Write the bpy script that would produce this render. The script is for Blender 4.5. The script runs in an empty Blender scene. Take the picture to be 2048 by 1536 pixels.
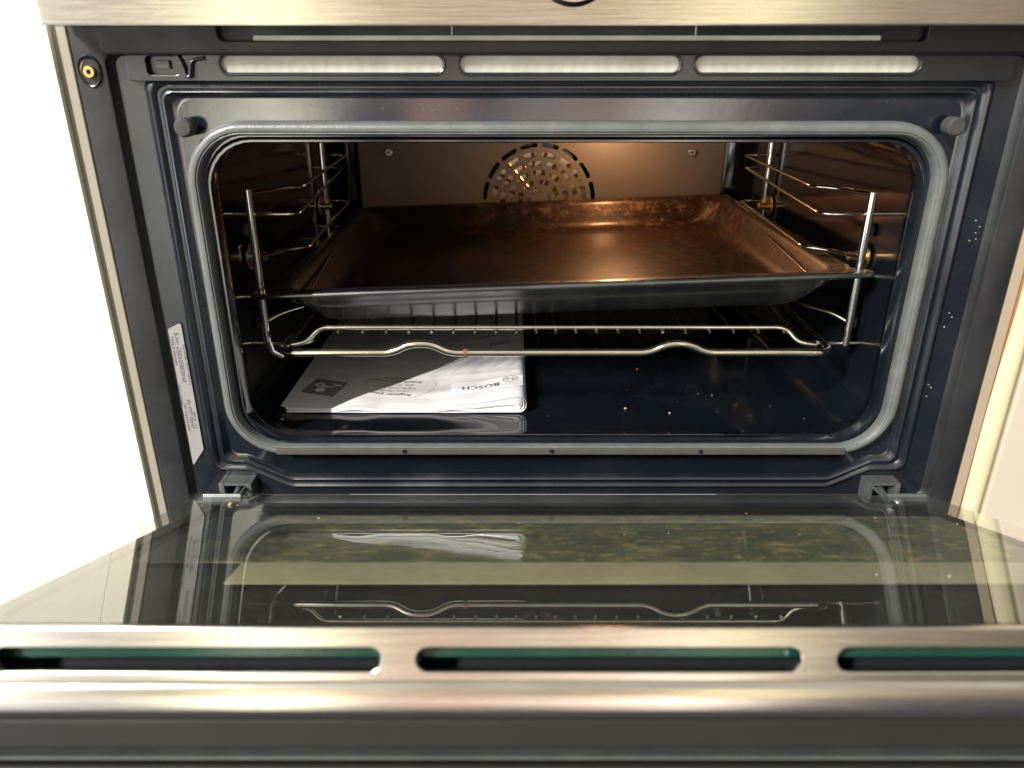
import bpy, bmesh, math, random
from mathutils import Vector, Matrix
R = math.radians
random.seed(7)
S = bpy.context.scene
COL = S.collection

# ------------------------------------------------------------------ camera
cam_d = bpy.data.cameras.new('camera'); cam = bpy.data.objects.new('camera', cam_d); COL.objects.link(cam)
cam.location = (-.035, -.480, 0.0); cam.rotation_euler = (R(90 - 22.9), 0, 0)
cam_d.sensor_width = 36; cam_d.lens = 1490 / 2048 * 36
cam_d.clip_start = .01; cam_d.clip_end = 100
cam_d.dof.use_dof = True; cam_d.dof.focus_distance = .60; cam_d.dof.aperture_fstop = 9
S.camera = cam
S.view_settings.view_transform = 'Standard'; S.view_settings.look = 'None'
S.view_settings.gamma = 1; S.view_settings.exposure = 0.0
S.render.engine = 'CYCLES'
try:
    S.cycles.max_bounces = 12; S.cycles.glossy_bounces = 8; S.cycles.transparent_max_bounces = 16
    S.cycles.sample_clamp_indirect = 6
except Exception: pass

# ------------------------------------------------------------------ world: room behind camera as soft colour bands, left glow and glint spike added
W = bpy.data.worlds.new('World'); S.world = W; W.use_nodes = True
nt = W.node_tree; nt.nodes.clear()
def N(t, kind, **kw):
    n = t.nodes.new(kind)
    for k, v in kw.items():
        if k.startswith('i_'): n.inputs[k[2:]].default_value = v
        else: setattr(n, k, v)
    return n
def math_n(t, op, a, b=None, c=None):
    n = t.nodes.new('ShaderNodeMath'); n.operation = op
    for i, v in enumerate((a, b, c)):
        if v is None: continue
        if isinstance(v, (int, float)): n.inputs[i].default_value = v
        else: t.links.new(v, n.inputs[i])
    return n.outputs[0]
def mixc(t, fac, a, b, blend='MIX'):
    n = t.nodes.new('ShaderNodeMix'); n.data_type = 'RGBA'; n.blend_type = blend
    for i, v in ((0, fac), (6, a), (7, b)):
        if isinstance(v, (int, float)): n.inputs[i].default_value = v
        elif isinstance(v, tuple): n.inputs[i].default_value = (*v[:3], 1)
        else: t.links.new(v, n.inputs[i])
    return n.outputs[2]
def ramp(t, fac, stops, interp='LINEAR'):
    n = t.nodes.new('ShaderNodeValToRGB'); cr = n.color_ramp; cr.interpolation = interp
    while len(cr.elements) < len(stops): cr.elements.new(.5)
    for e, (p, c) in zip(cr.elements, stops):
        e.position = p; e.color = (*c, 1) if isinstance(c, tuple) else (c, c, c, 1)
    t.links.new(fac, n.inputs[0]); return n.outputs[0]
tc = N(nt, 'ShaderNodeTexCoord'); sp = N(nt, 'ShaderNodeSeparateXYZ'); nt.links.new(tc.outputs['Generated'], sp.inputs[0])
X, Y, Z = sp.outputs
phi = math_n(nt, 'ARCTAN2', X, math_n(nt, 'MULTIPLY', Y, -1))
pos = math_n(nt, 'MULTIPLY_ADD', phi, 180 / math.pi / 140, .5)
def P(d): return d / 140 + .5
HIGH = [(-70, (1.8, 1.8, 1.75)), (-44, (1.8, 1.75, 1.65)), (-36.5, (.9, .85, .75)), (-35.5, (7, 6.9, 6.4)), (-34, (7, 6.9, 6.4)), (-33, (.62, .54, .46)), (-22, (.62, .53, .43)), (-19.5, (2.6, 2.4, 1.7)),  # narrow white spike added for a glint on the steel cap
        (-14.5, (2.4, 2.2, 1.5)), (-13, (1.2, .88, .68)), (-10, (.72, .60, .44)), (-4, (.72, .58, .42)), (-1, (.9, .64, .50)), (1, (.76, .62, .47)),
        (8, (.68, .55, .36)), (12, (.8, .68, .45)), (15.5, (2.6, 2.3, 1.4)), (18, (2.4, 2.1, 1.3)), (20, (.9, .85, .7)), (24, (.6, .48, .36)), (34, (.40, .31, .23)), (42, (.2, .17, .14)), (70, (.15, .13, .12))]
LOW = [(-70, (3.2, 3.3, 3.4)), (-44, (3.0, 3.1, 3.2)), (-36, (2.0, 2.05, 2.1)), (-30, (1.5, 1.52, 1.56)), (-26, (.9, .9, .9)), (-23, (.8, .76, .68)), (-19, (6.0, 5.8, 4.6)),
       (-14.5, (5.2, 5., 3.9)), (-12, (.5, .5, .5)), (-8, (.42, .42, .45)), (-6.5, (2.7, 1.65, 1.35)), (-4.2, (2.5, 1.5, 1.25)), (-2.5, (.4, .42, .45)), (0, (.4, .42, .45)),
       (1.2, (2.4, 2.4, 2.1)), (2.8, (2.2, 2.0, 1.7)), (4, (2.1, 1.4, 1.2)), (8, (2.0, 1.35, 1.15)), (10.5, (4.6, 4.2, 3.8)), (13.5, (3.6, 3.2, 2.9)), (17, (.5, .40, .40)), (24, (.14, .15, .16)), (70, (.10, .10, .11))]
hi = ramp(nt, pos, [(P(a), tuple(v / 6 for v in c)) for a, c in HIGH])
lo = ramp(nt, pos, [(P(a), tuple(v / 6 for v in c)) for a, c in LOW])
elow = ramp(nt, math_n(nt, 'MULTIPLY_ADD', Z, .5, .5), [(.484, 1.0), (.496, 0.0)])
band = mixc(nt, elow, hi, lo)
band = mixc(nt, 1.0, band, (6, 6, 6), 'MULTIPLY')
zz = math_n(nt, 'MULTIPLY_ADD', Z, .5, .5)
up = ramp(nt, zz, [(.62, 0.0), (.74, 1.0)]); dn = ramp(nt, zz, [(.30, 1.0), (.42, 0.0)])
c1 = mixc(nt, up, band, (.75, .72, .66)); c1 = mixc(nt, dn, c1, (.09, .095, .105))
fr = ramp(nt, math_n(nt, 'MULTIPLY_ADD', Y, .5, .5), [(.52, 0.0), (.62, 1.0)])
c1 = mixc(nt, fr, c1, (.5, .48, .45))
bg = N(nt, 'ShaderNodeBackground'); nt.links.new(c1, bg.inputs[0]); bg.inputs[1].default_value = .98
wo = N(nt, 'ShaderNodeOutputWorld'); nt.links.new(bg.outputs[0], wo.inputs[0])

# ------------------------------------------------------------------ sunlight coming through a window, far lamp behind and left of the camera
SD = Vector((-.566, -.608, .557)).normalized()
ld = bpy.data.lights.new('window_sunlight', 'AREA'); lo_ = bpy.data.objects.new('window_sunlight', ld); COL.objects.link(lo_)
lo_.location = SD * 7 + Vector((0, 0, -.15)); lo_.rotation_euler = SD.to_track_quat('Z', 'Y').to_euler()
ld.shape = 'RECTANGLE'; ld.size = .075; ld.size_y = 1.7
ld.energy = 1450; ld.color = (1, .965, .90)
pl = bpy.data.lights.new('oven_lamp_light', 'POINT'); po = bpy.data.objects.new('oven_lamp_light', pl); COL.objects.link(po)
po.location = (.078, .372, -.058); pl.energy = .68; pl.color = (1, .54, .24); pl.shadow_soft_size = .013

# ------------------------------------------------------------------ materials
def mat(name):
    m = bpy.data.materials.new(name); m.use_nodes = True
    t = m.node_tree; b = t.nodes['Principled BSDF']; return m, t, b
def setp(b, **k):
    for a, v in k.items():
        a = a.replace('_', ' ')
        b.inputs[a].default_value = (*v, 1) if isinstance(v, tuple) and len(v) == 3 else v
def coords(t, scale=(1, 1, 1)):
    tc = t.nodes.new('ShaderNodeTexCoord'); mp = t.nodes.new('ShaderNodeMapping'); mp.inputs['Scale'].default_value = scale
    t.links.new(tc.outputs['Object'], mp.inputs[0]); return mp.outputs[0]
def noise(t, vec, scale, detail=4, rough=.55):
    n = t.nodes.new('ShaderNodeTexNoise'); n.inputs['Scale'].default_value = scale; n.inputs['Detail'].default_value = detail
    n.inputs['Roughness'].default_value = rough; t.links.new(vec, n.inputs['Vector']); return n.outputs[0]
def bump(t, b, h, strength=.2, dist=.001):
    n = t.nodes.new('ShaderNodeBump'); n.inputs['Strength'].default_value = strength; n.inputs['Distance'].default_value = dist
    t.links.new(h, n.inputs['Height']); t.links.new(n.outputs[0], b.inputs['Normal'])
def L(t, a, b): t.links.new(a, b)

def enamel(name, base=(.010, .012, .020), rough=.13, ior=1.9, speck=.5, wav=.04, dust=.03):
    m, t, b = mat(name); v = coords(t)
    n1 = noise(t, v, 18, 5); n2 = noise(t, v, 900, 2)
    r = ramp(t, n1, [(.3, rough * .7), (.75, rough * 1.7)])
    c = mixc(t, ramp(t, n1, [(.45, 0.0), (.8, 1.0)]), base, tuple(x + dust * .5 for x in base))
    sp_ = ramp(t, n2, [(.735, 0.0), (.78, speck)])
    c = mixc(t, sp_, c, (.35, .33, .3))
    L(t, c, b.inputs['Base Color']); L(t, r, b.inputs['Roughness']); setp(b, IOR=ior)
    bump(t, b, noise(t, v, 160, 2), wav, .0006)
    return m
M = {}
M['enamel'] = enamel('black_enamel', base=(.004, .006, .010), rough=.11, ior=2.0, dust=.008)
M['cavity'] = enamel('cavity_enamel', base=(.003, .0045, .0065), rough=.10, ior=1.6, wav=.03, speck=.2, dust=.006)
def add_stain(m, cx, cy, rad):
    t = m.node_tree; b = t.nodes['Principled BSDF']; v = coords(t)
    sp_ = t.nodes.new('ShaderNodeSeparateXYZ'); L(t, v, sp_.inputs[0])
    dx = math_n(t, 'MULTIPLY', math_n(t, 'SUBTRACT', sp_.outputs[0], cx), .75); dy = math_n(t, 'SUBTRACT', sp_.outputs[1], cy)
    d = math_n(t, 'SQRT', math_n(t, 'ADD', math_n(t, 'MULTIPLY', dx, dx), math_n(t, 'MULTIPLY', dy, dy)))
    n = noise(t, v, 120, 6, .8); n2 = noise(t, v, 45, 4, .7)
    q = math_n(t, 'ADD', math_n(t, 'ABSOLUTE', math_n(t, 'SUBTRACT', d, rad)), math_n(t, 'MULTIPLY_ADD', n2, .05, -.025))
    mask = math_n(t, 'MULTIPLY', ramp(t, math_n(t, 'MULTIPLY', q, 60), [(.10, 1.0), (.22, 0.0)]), ramp(t, n, [(.44, 0.0), (.52, 1.0)]))
    rl = b.inputs['Roughness'].links[0].from_socket
    mx = t.nodes.new('ShaderNodeMix'); L(t, mask, mx.inputs[0]); L(t, rl, mx.inputs[2]); mx.inputs[3].default_value = .8; L(t, mx.outputs[0], b.inputs['Roughness'])
    io = t.nodes.new('ShaderNodeMix'); L(t, mask, io.inputs[0]); io.inputs[2].default_value = 1.75; io.inputs[3].default_value = 1.02; L(t, io.outputs[0], b.inputs['IOR'])
add_stain(M['cavity'], .098, .098, .016)
M['flange'] = enamel('satin_black_flange', base=(.008, .009, .011), rough=.38, ior=1.5, wav=.25, dust=.01, speck=.1)
M['bead'] = enamel('front_bead_enamel', base=(.004, .006, .010), rough=.22, ior=1.75, wav=.05, dust=.008, speck=.2)

def brushed(name, base, rough=.17, amt=.16):
    m, t, b = mat(name); v = coords(t, (1.5, 60, 60))
    n = noise(t, v, 14, 6, .7); v2 = coords(t); n2 = noise(t, v2, 9, 4)
    c = mixc(t, ramp(t, n, [(.3, 0.0), (.7, 1.0)]), tuple(x * .78 for x in base), tuple(min(1, x * 1.12) for x in base))
    c = mixc(t, ramp(t, n2, [(.56, 0.0), (.70, .42)]), c, tuple(x * .72 for x in base))
    L(t, c, b.inputs['Base Color']); setp(b, Metallic=1.0)
    L(t, ramp(t, n, [(.2, rough * .85), (.8, rough * 1.2)]), b.inputs['Roughness'])
    b.inputs['Anisotropic'].default_value = .0
    tg = t.nodes.new('ShaderNodeTangent'); tg.direction_type = 'RADIAL'; tg.axis = 'X'
    bump(t, b, n, amt, .0003)
    return m
M['steel'] = brushed('brushed_stainless', (.66, .62, .555))
def metal(name, base, rough, nscale=60, wear_shade=None, metallic=1.0):
    m, t, b = mat(name); v = coords(t); n = noise(t, v, nscale, 5)
    c = mixc(t, ramp(t, n, [(.35, 0.0), (.7, 1.0)]), base, tuple(x * .75 for x in base))
    if wear_shade:
        w = noise(t, v, 35, 6, .75)
        c = mixc(t, ramp(t, w, [(.67, 0.0), (.71, 1.0)]), c, wear_shade)
    L(t, c, b.inputs['Base Color']); L(t, ramp(t, n, [(.2, rough * .8), (.8, rough * 1.4)]), b.inputs['Roughness']); setp(b, Metallic=metallic)
    bump(t, b, noise(t, v, nscale * 8, 3), .12, .0004); return m
M['steel_dark'] = metal('grey_zinc', (.13, .14, .14), .38, metallic=.6)
M['chrome'] = metal('chromed_wire', (.86, .81, .70), .12, wear_shade=(.30, .12, .05))
M['wire'] = metal('rack_post_steel', (.82, .82, .80), .12)
M['duct'] = metal('galvanised_sheet', (.78, .78, .69), .5, 40, metallic=.0)
M['brass'] = metal('brass_screw', (.80, .50, .22), .3)
M['glassedge'] = metal('pane_edge', (.06, .07, .065), .3, metallic=0.0)
M['green'] = metal('green_glass_edge', (.002, .030, .020), .12, 30, metallic=0.0)
M['blackplastic'] = metal('dark_grey_trim', (.012, .012, .011), .5, 40, metallic=0.0)
M['black'] = metal('matt_black', (.008, .009, .011), .6, 40, metallic=0.0)
for q_, i_ in (('black', 1.25), ('blackplastic', 1.3)): M[q_].node_tree.nodes['Principled BSDF'].inputs['IOR'].default_value = i_
M['rubber'] = metal('grey_rubber', (.030, .030, .028), .7, 120, metallic=0.0)
M['screwdark'] = metal('aged_screw', (.50, .46, .40), .3)

m, t, b = mat('gasket_fibre'); n = noise(t, coords(t), 34, 9, .85); n2 = noise(t, coords(t), 900, 3)
c = ramp(t, n, [(.3, (.060, .066, .064)), (.5, (.085, .092, .090)), (.68, (.115, .122, .118))])
L(t, c, b.inputs['Base Color']); setp(b, Roughness=.36); bump(t, b, n2, .5, .0005); M['gasket'] = m

m, t, b = mat('back_wall_enamel'); v = coords(t); n = noise(t, v, 700, 2); n1 = noise(t, v, 7, 3)
c = mixc(t, ramp(t, n1, [(.3, 0.0), (.7, 1.0)]), (.115, .092, .078), (.145, .120, .104))
c = mixc(t, ramp(t, noise(t, v, 60, 7, .8), [(.62, 0.0), (.72, .45)]), c, (.045, .032, .025))
L(t, c, b.inputs['Base Color']); setp(b, Roughness=.42); bump(t, b, n, .25, .0005); M['backwall'] = m

# burnt enamel baking tray: shade painted into its left, worn brown and scratched right
m, t, b = mat('tray_burnt_enamel'); v = coords(t)
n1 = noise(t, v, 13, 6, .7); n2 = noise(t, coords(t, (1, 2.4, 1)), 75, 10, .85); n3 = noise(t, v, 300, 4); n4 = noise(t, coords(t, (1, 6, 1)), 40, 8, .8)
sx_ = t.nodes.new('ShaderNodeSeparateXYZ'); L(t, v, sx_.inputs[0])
wear_shade = ramp(t, math_n(t, 'ADD', math_n(t, 'MULTIPLY_ADD', sx_.outputs[0], 2.2, .52), math_n(t, 'MULTIPLY_ADD', n1, .8, -.40)), [(.30, 0.0), (.62, 1.0)])
c = mixc(t, ramp(t, n1, [(.35, 0.0), (.62, 1.0)]), (.030, .017, .011), (.065, .033, .018))
c = mixc(t, ramp(t, n2, [(.53, 0.0), (.60, .85)]), c, (.26, .125, .060))
c = mixc(t, ramp(t, n2, [(.36, 1.0), (.44, 0.0)]), c, (.010, .007, .005))
c = mixc(t, ramp(t, n4, [(.62, 0.0), (.68, .6)]), c, (.36, .21, .12))
c = mixc(t, wear_shade, (.006, .006, .008), c)
vo = t.nodes.new('ShaderNodeTexVoronoi'); vo.inputs['Scale'].default_value = 150; t.links.new(v, vo.inputs['Vector'])
spk = math_n(t, 'MULTIPLY', ramp(t, vo.outputs['Distance'], [(.16, 1.0), (.24, 0.0)]), ramp(t, n1, [(.46, 0.0), (.56, 1.0)]))
c = mixc(t, spk, c, (.006, .005, .004))
L(t, c, b.inputs['Base Color']); setp(b, IOR=1.38); L(t, math_n(t, 'MULTIPLY', wear_shade, .45), b.inputs['Metallic'])
L(t, ramp(t, n2, [(.38, .27), (.62, .52)]), b.inputs['Roughness'])
hh = math_n(t, 'ADD', math_n(t, 'MULTIPLY', n2, 1.4), n3); bump(t, b, hh, .34, .0006); b.inputs['Coat Weight'].default_value = .30; b.inputs['Coat Roughness'].default_value = .17; b.inputs['Coat IOR'].default_value = 1.55
M['tray'] = m
M['tray_out'] = enamel('tray_outer_enamel', base=(.012, .014, .014), rough=.20, ior=2.1, wav=.05, dust=.03, speck=.6)

def glass(name, tint, ior, dust_lo, dust_hi, dcol, spec=.25):
    m, t, b = mat(name); t.nodes.remove(b); out = [n for n in t.nodes if n.type == 'OUTPUT_MATERIAL'][0]
    v = coords(t)
    tr = t.nodes.new('ShaderNodeBsdfTransparent'); tr.inputs[0].default_value = (*tint, 1)
    gl = t.nodes.new('ShaderNodeBsdfGlossy'); gl.inputs['Roughness'].default_value = .012; gl.inputs[0].default_value = (.95, .97, .95, 1)
    fz = t.nodes.new('ShaderNodeFresnel'); fz.inputs[0].default_value = ior
    ge = t.nodes.new('ShaderNodeNewGeometry'); ff_ = math_n(t, 'MULTIPLY', fz.outputs[0], math_n(t, 'SUBTRACT', 1.0, ge.outputs['Backfacing']))
    mx = t.nodes.new('ShaderNodeMixShader'); L(t, ff_, mx.inputs[0]); L(t, tr.outputs[0], mx.inputs[1]); L(t, gl.outputs[0], mx.inputs[2])
    df = t.nodes.new('ShaderNodeBsdfDiffuse'); df.inputs[0].default_value = (*dcol, 1)
    n = noise(t, coords(t, (1.2, 2.2, 2.2)), 20, 8, .75); n2 = noise(t, v, 430, 2)
    d = ramp(t, n, [(.35, dust_lo), (.72, dust_hi)])
    s_ = ramp(t, n2, [(.745, 0.0), (.775, spec)])
    d = math_n(t, 'MAXIMUM', d, s_)
    m2 = t.nodes.new('ShaderNodeMixShader'); L(t, d, m2.inputs[0]); L(t, mx.outputs[0], m2.inputs[1]); L(t, df.outputs[0], m2.inputs[2])
    L(t, m2.outputs[0], out.inputs[0]); return m
M['glass'] = glass('inner_door_glass', (.96, .97, .95), 2.5, .004, .020, (.50, .50, .42))
# greasy middle pane
m, t, b = mat('greasy_middle_pane'); v = coords(t)
n1 = noise(t, coords(t, (1, 1.4, 1.4)), 30, 10, .82); n2 = noise(t, coords(t, (1, 1.6, 1.6)), 110, 6, .75)
c = ramp(t, n1, [(.32, (.030, .048, .042)), (.46, (.070, .085, .058)), (.54, (.11, .11, .068)), (.63, (.24, .205, .11))])
c = mixc(t, ramp(t, n2, [(.56, 0.0), (.64, .8)]), c, (.42, .32, .14))
c = mixc(t, ramp(t, n2, [(.34, .8), (.42, 0.0)]), c, (.012, .025, .022))
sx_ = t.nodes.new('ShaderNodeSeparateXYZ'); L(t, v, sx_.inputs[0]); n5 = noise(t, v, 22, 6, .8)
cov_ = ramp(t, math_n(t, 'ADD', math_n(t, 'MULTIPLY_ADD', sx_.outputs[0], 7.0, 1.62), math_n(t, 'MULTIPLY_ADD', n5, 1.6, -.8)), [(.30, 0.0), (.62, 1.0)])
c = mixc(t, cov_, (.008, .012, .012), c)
L(t, c, b.inputs['Base Color']); setp(b, Roughness=.5); M['grease'] = m
M['olive'] = metal('olive_sun_band', (.33, .31, .21), .45, 30, metallic=0.0)

m, t, b = mat('cream_cabinet'); v = coords(t, (8, 8, 1)); n = noise(t, v, 14, 6)
c = mixc(t, ramp(t, n, [(.35, 0.0), (.7, 1.0)]), (.84, .80, .68), (.82, .77, .64))
L(t, c, b.inputs['Base Color']); setp(b, Roughness=.4); bump(t, b, n, .1, .0005); M['cream'] = m
def paint(name, c0, rough=.45):
    m, t, b = mat(name); n = noise(t, coords(t), 25, 5)
    L(t, mixc(t, ramp(t, n, [(.35, 0.0), (.75, 1.0)]), c0, tuple(x * .94 for x in c0)), b.inputs['Base Color']); setp(b, Roughness=rough)
    bump(t, b, noise(t, coords(t), 200, 2), .05, .0003); return m
M['creamglow'] = paint('glow_cream_paint', (.83, .79, .64))
M['creamdull'] = paint('shaded_cream_paint', (.47, .43, .28))  # weaker sun on the right put into a darker cream
M['white'] = paint('white_cabinet_paint', (.86, .86, .84))
M['tan'] = paint('tan_edge_band', (.30, .235, .175))
M['greyedge'] = paint('grey_edge_band', (.22, .20, .16))
M['beige'] = paint('beige_cabinet_panel', (.44, .385, .31))
M['wood'] = paint('raw_chipboard', (.25, .12, .04), .8)
M['ink'] = paint('dark_print_ink', (.09, .09, .095), .6)
M['inkpale'] = paint('pale_print_ink', (.34, .32, .32), .6)
M['logoink'] = paint('grey_logo_ink', (.16, .17, .18), .5)
M['label'] = paint('silver_label', (.21, .205, .20), .5)
M['rust'] = paint('rust_spot', (.13, .045, .02), .7)
M['crumb'] = paint('crumb', (.36, .22, .10), .8)
M['whitespeck'] = paint('white_speck', (.42, .41, .37), .6)
m, t, b = mat('booklet_cover'); n = noise(t, coords(t, (1, 5, 1)), 10, 5); n2 = noise(t, coords(t), 1300, 2)
wv = t.nodes.new('ShaderNodeTexWave'); wv.inputs['Scale'].default_value = 14; wv.inputs['Distortion'].default_value = 3.5; wv.bands_direction = 'Y'
wv.inputs['Detail'].default_value = 2; wv.inputs['Detail Scale'].default_value = .5; t.links.new(coords(t), wv.inputs['Vector'])
c = mixc(t, ramp(t, wv.outputs[1], [(.2, 0.0), (.8, .65)]), (.58, .575, .595), (.48, .475, .495))
c = mixc(t, ramp(t, n2, [(.45, 0.0), (.7, .35)]), c, (.36, .35, .37)); L(t, c, b.inputs['Base Color']); setp(b, Roughness=.45); M['cover'] = m
M['paper'] = paint('white_paper', (.90, .89, .90), .7)
M['coverpale'] = paint('pale_cover_patch', (.70, .695, .71), .5)
M['coveroval'] = paint('pale_oval_print', (.53, .52, .525), .5)
m, t, b = mat('bulb_glass'); setp(b, Emission_Color=(1, .6, .28)); b.inputs['Emission Strength'].default_value = 6; b.inputs['Base Color'].default_value = (.8, .7, .5, 1); M['bulb'] = m
m, t, b = mat('fan_steel'); n = noise(t, coords(t), 50, 5)
L(t, mixc(t, n, (.75, .62, .48), (.55, .42, .30)), b.inputs['Base Color']); setp(b, Metallic=.9, Roughness=.32); M['fan'] = m

# ------------------------------------------------------------------ object helpers
def link(name, me, m, parent=None, smooth=35):
    o = bpy.data.objects.new(name, me); COL.objects.link(o)
    if m is not None and not me.materials: me.materials.append(m)
    if smooth:
        for p in me.polygons: p.use_smooth = True
        me.set_sharp_from_angle(angle=R(smooth))
    if parent is not None:
        o.parent = parent
        if parent.type == 'EMPTY' and parent.name not in LOCAL:
            o.matrix_parent_inverse = Matrix.Translation(-parent.location)
    return o
def thing(name, label, cat, loc=(0, 0, 0), group=None, local=False, rot=None):
    o = bpy.data.objects.new(name, None); COL.objects.link(o); o.location = loc; o.empty_display_size = .02
    o['label'] = label; o['category'] = cat
    if group: o['group'] = group
    if local: LOCAL.add(o.name); o['_local'] = 1
    if rot: o.rotation_euler = rot
    return o
LOCAL = set()
def from_bm(bm, name='m'):
    me = bpy.data.meshes.new(name); bmesh.ops.recalc_face_normals(bm, faces=bm.faces); bm.to_mesh(me); bm.free(); return me
def bm_box(bm, x0, x1, y0, y1, z0, z1, bev=0.0, fn=None):
    r = bmesh.ops.create_cube(bm, size=1); vs = r['verts']
    for v in vs: v.co = Vector(((x0 + x1) / 2 + v.co.x * (x1 - x0), (y0 + y1) / 2 + v.co.y * (y1 - y0), (z0 + z1) / 2 + v.co.z * (z1 - z0)))
    if bev:
        es = list({e for v in vs for e in v.link_edges})
        vs2 = bmesh.ops.bevel(bm, geom=es, offset=bev, segments=2, affect='EDGES', profile=.7)['verts']
        vs = list({v for v in vs2} | {v for v in vs if v.is_valid})
    if fn:
        for v in vs: v.co = fn(v.co)
def box(name, x0, x1, y0, y1, z0, z1, m, parent=None, bev=.0006, fn=None):
    bm = bmesh.new(); bm_box(bm, x0, x1, y0, y1, z0, z1, bev, fn); return link(name, from_bm(bm), m, parent, 0)
def bm_tube(bm, pts, r, n=10, cyclic=False, cap=True):
    pts = [Vector(p) for p in pts]; k = len(pts); rings = []
    T = []
    for i in range(k):
        a = pts[i - 1] if (i > 0 or cyclic) else pts[0]; c = pts[(i + 1) % k] if (i < k - 1 or cyclic) else pts[-1]
        T.append((c - a).normalized())
    up = Vector((0, 0, 1)) if abs(T[0].z) < .9 else Vector((1, 0, 0))
    nrm = (up - T[0] * up.dot(T[0])).normalized()
    for i in range(k):
        nrm = (nrm - T[i] * nrm.dot(T[i])).normalized(); bi = T[i].cross(nrm)
        rr = r[i] if isinstance(r, (list, tuple)) else r
        rings.append([bm.verts.new(pts[i] + (nrm * math.cos(a) + bi * math.sin(a)) * rr) for a in [2 * math.pi * j / n for j in range(n)]])
    for i in range(k if cyclic else k - 1):
        A, B = rings[i], rings[(i + 1) % k]
        for j in range(n): bm.faces.new((A[j], A[(j + 1) % n], B[(j + 1) % n], B[j]))
    if cap and not cyclic:
        bm.faces.new(rings[0][::-1]); bm.faces.new(rings[-1])
def tube(name, pts, r, m, parent=None, n=10, cyclic=False):
    bm = bmesh.new(); bm_tube(bm, pts, r, n, cyclic); return link(name, from_bm(bm), m, parent, 50)
def fillet(pts, r, n=5):
    pts = [Vector(p) for p in pts]; out = [pts[0]]
    for i in range(1, len(pts) - 1):
        a, b_, c = pts[i - 1], pts[i], pts[i + 1]
        u, w = (a - b_), (c - b_); l = min(r, u.length * .48, w.length * .48)
        p, q = b_ + u.normalized() * l, b_ + w.normalized() * l
        for k in range(n + 1):
            s = k / n; out.append(p * (1 - s) ** 2 + b_ * 2 * s * (1 - s) + q * s * s)
    out.append(pts[-1]); return out
def rloop(poly, y, n=8):
    """closed polygon of (x,z,r) at depth y with rounded corners; every corner gives n+1 points"""
    out = []; k = len(poly)
    for i in range(k):
        a, b_, c = Vector(poly[i - 1][:2]), Vector(poly[i][:2]), Vector(poly[(i + 1) % k][:2]); r = poly[i][2]
        u, w = (a - b_), (c - b_); ang = u.angle(w)
        if abs(ang - math.pi) < 1e-3: l = min(.001, u.length * .3, w.length * .3)
        else: l = min(r / math.tan(ang / 2), u.length * .49, w.length * .49)
        p, q = b_ + u.normalized() * l, b_ + w.normalized() * l
        for j in range(n + 1):
            s = j / n
            # circular-ish rational quadratic
            wgt = math.sin(ang / 2) if abs(ang - math.pi) > 1e-3 else 1
            den = (1 - s) ** 2 + 2 * wgt * s * (1 - s) + s * s
            v = (p * (1 - s) ** 2 + b_ * 2 * wgt * s * (1 - s) + q * s * s) / den
            out.append(Vector((v.x, y, v.y)))
    return out
def frame(hw, zt, zb, r, y, zj=None, rt=None):
    """rectangle with optional raised corners (jog) along its bottom edge"""
    rt = r if rt is None else rt
    if zj is None: j1, j2, zj = hw - .08, hw - .10, zb; 
    else: j1, j2 = .2300, .2000
    return rloop([(-hw, zt, rt), (hw, zt, rt), (hw, zj, r), (j1, zj, .012), (j2, zb, .016), (-j2, zb, .016), (-j1, zj, .012), (-hw, zj, r)], y)
def loft(name, loops, m, parent=None, close_last=False, close_first=False, smooth=40):
    bm = bmesh.new(); VV = [[bm.verts.new(p) for p in l] for l in loops]; n = len(VV[0])
    for A, B in zip(VV, VV[1:]):
        for j in range(n): bm.faces.new((A[j], A[(j + 1) % n], B[(j + 1) % n], B[j]))
    if close_last: bm.faces.new(VV[-1])
    if close_first: bm.faces.new(VV[0])
    return link(name, from_bm(bm), m, parent, smooth)
def curve_plate(outer, holes, thick, bev=0.0):
    """flat sheet in XY with holes; returns a mesh, thickness along Z"""
    cu = bpy.data.curves.new('c', 'CURVE'); cu.dimensions = '2D'; cu.fill_mode = 'BOTH'; cu.extrude = thick / 2; cu.bevel_depth = bev; cu.bevel_resolution = 1
    for pts in [outer] + holes:
        s_ = cu.splines.new('POLY'); s_.points.add(len(pts) - 1); s_.use_cyclic_u = True
        for q, p in zip(s_.points, pts): q.co = (p[0], p[1], 0, 1)
    o = bpy.data.objects.new('tmp', cu); COL.objects.link(o)
    dg = bpy.context.evaluated_depsgraph_get(); me = bpy.data.meshes.new_from_object(o.evaluated_get(dg))
    bpy.data.objects.remove(o); bpy.data.curves.remove(cu); me.materials.clear(); return me
def slot_pts(x0, x1, z0, z1, n=10, r=None):
    r = (z1 - z0) / 2 if r is None else r; out = []
    for cx, cz, a0 in ((x1 - r, z1 - r, 0), (x0 + r, z1 - r, 90), (x0 + r, z0 + r, 180), (x1 - r, z0 + r, 270)):
        for k in range(n + 1):
            a = R(a0 + 90 * k / n); out.append((cx + r * math.cos(a), cz + r * math.sin(a)))
    return out
def xf(me, mat_): me.transform(mat_); return me
TOXZ = Matrix(((1, 0, 0, 0), (0, 0, 1, 0), (0, 1, 0, 0), (0, 0, 0, 1)))       # sheet XY -> XZ
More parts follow.
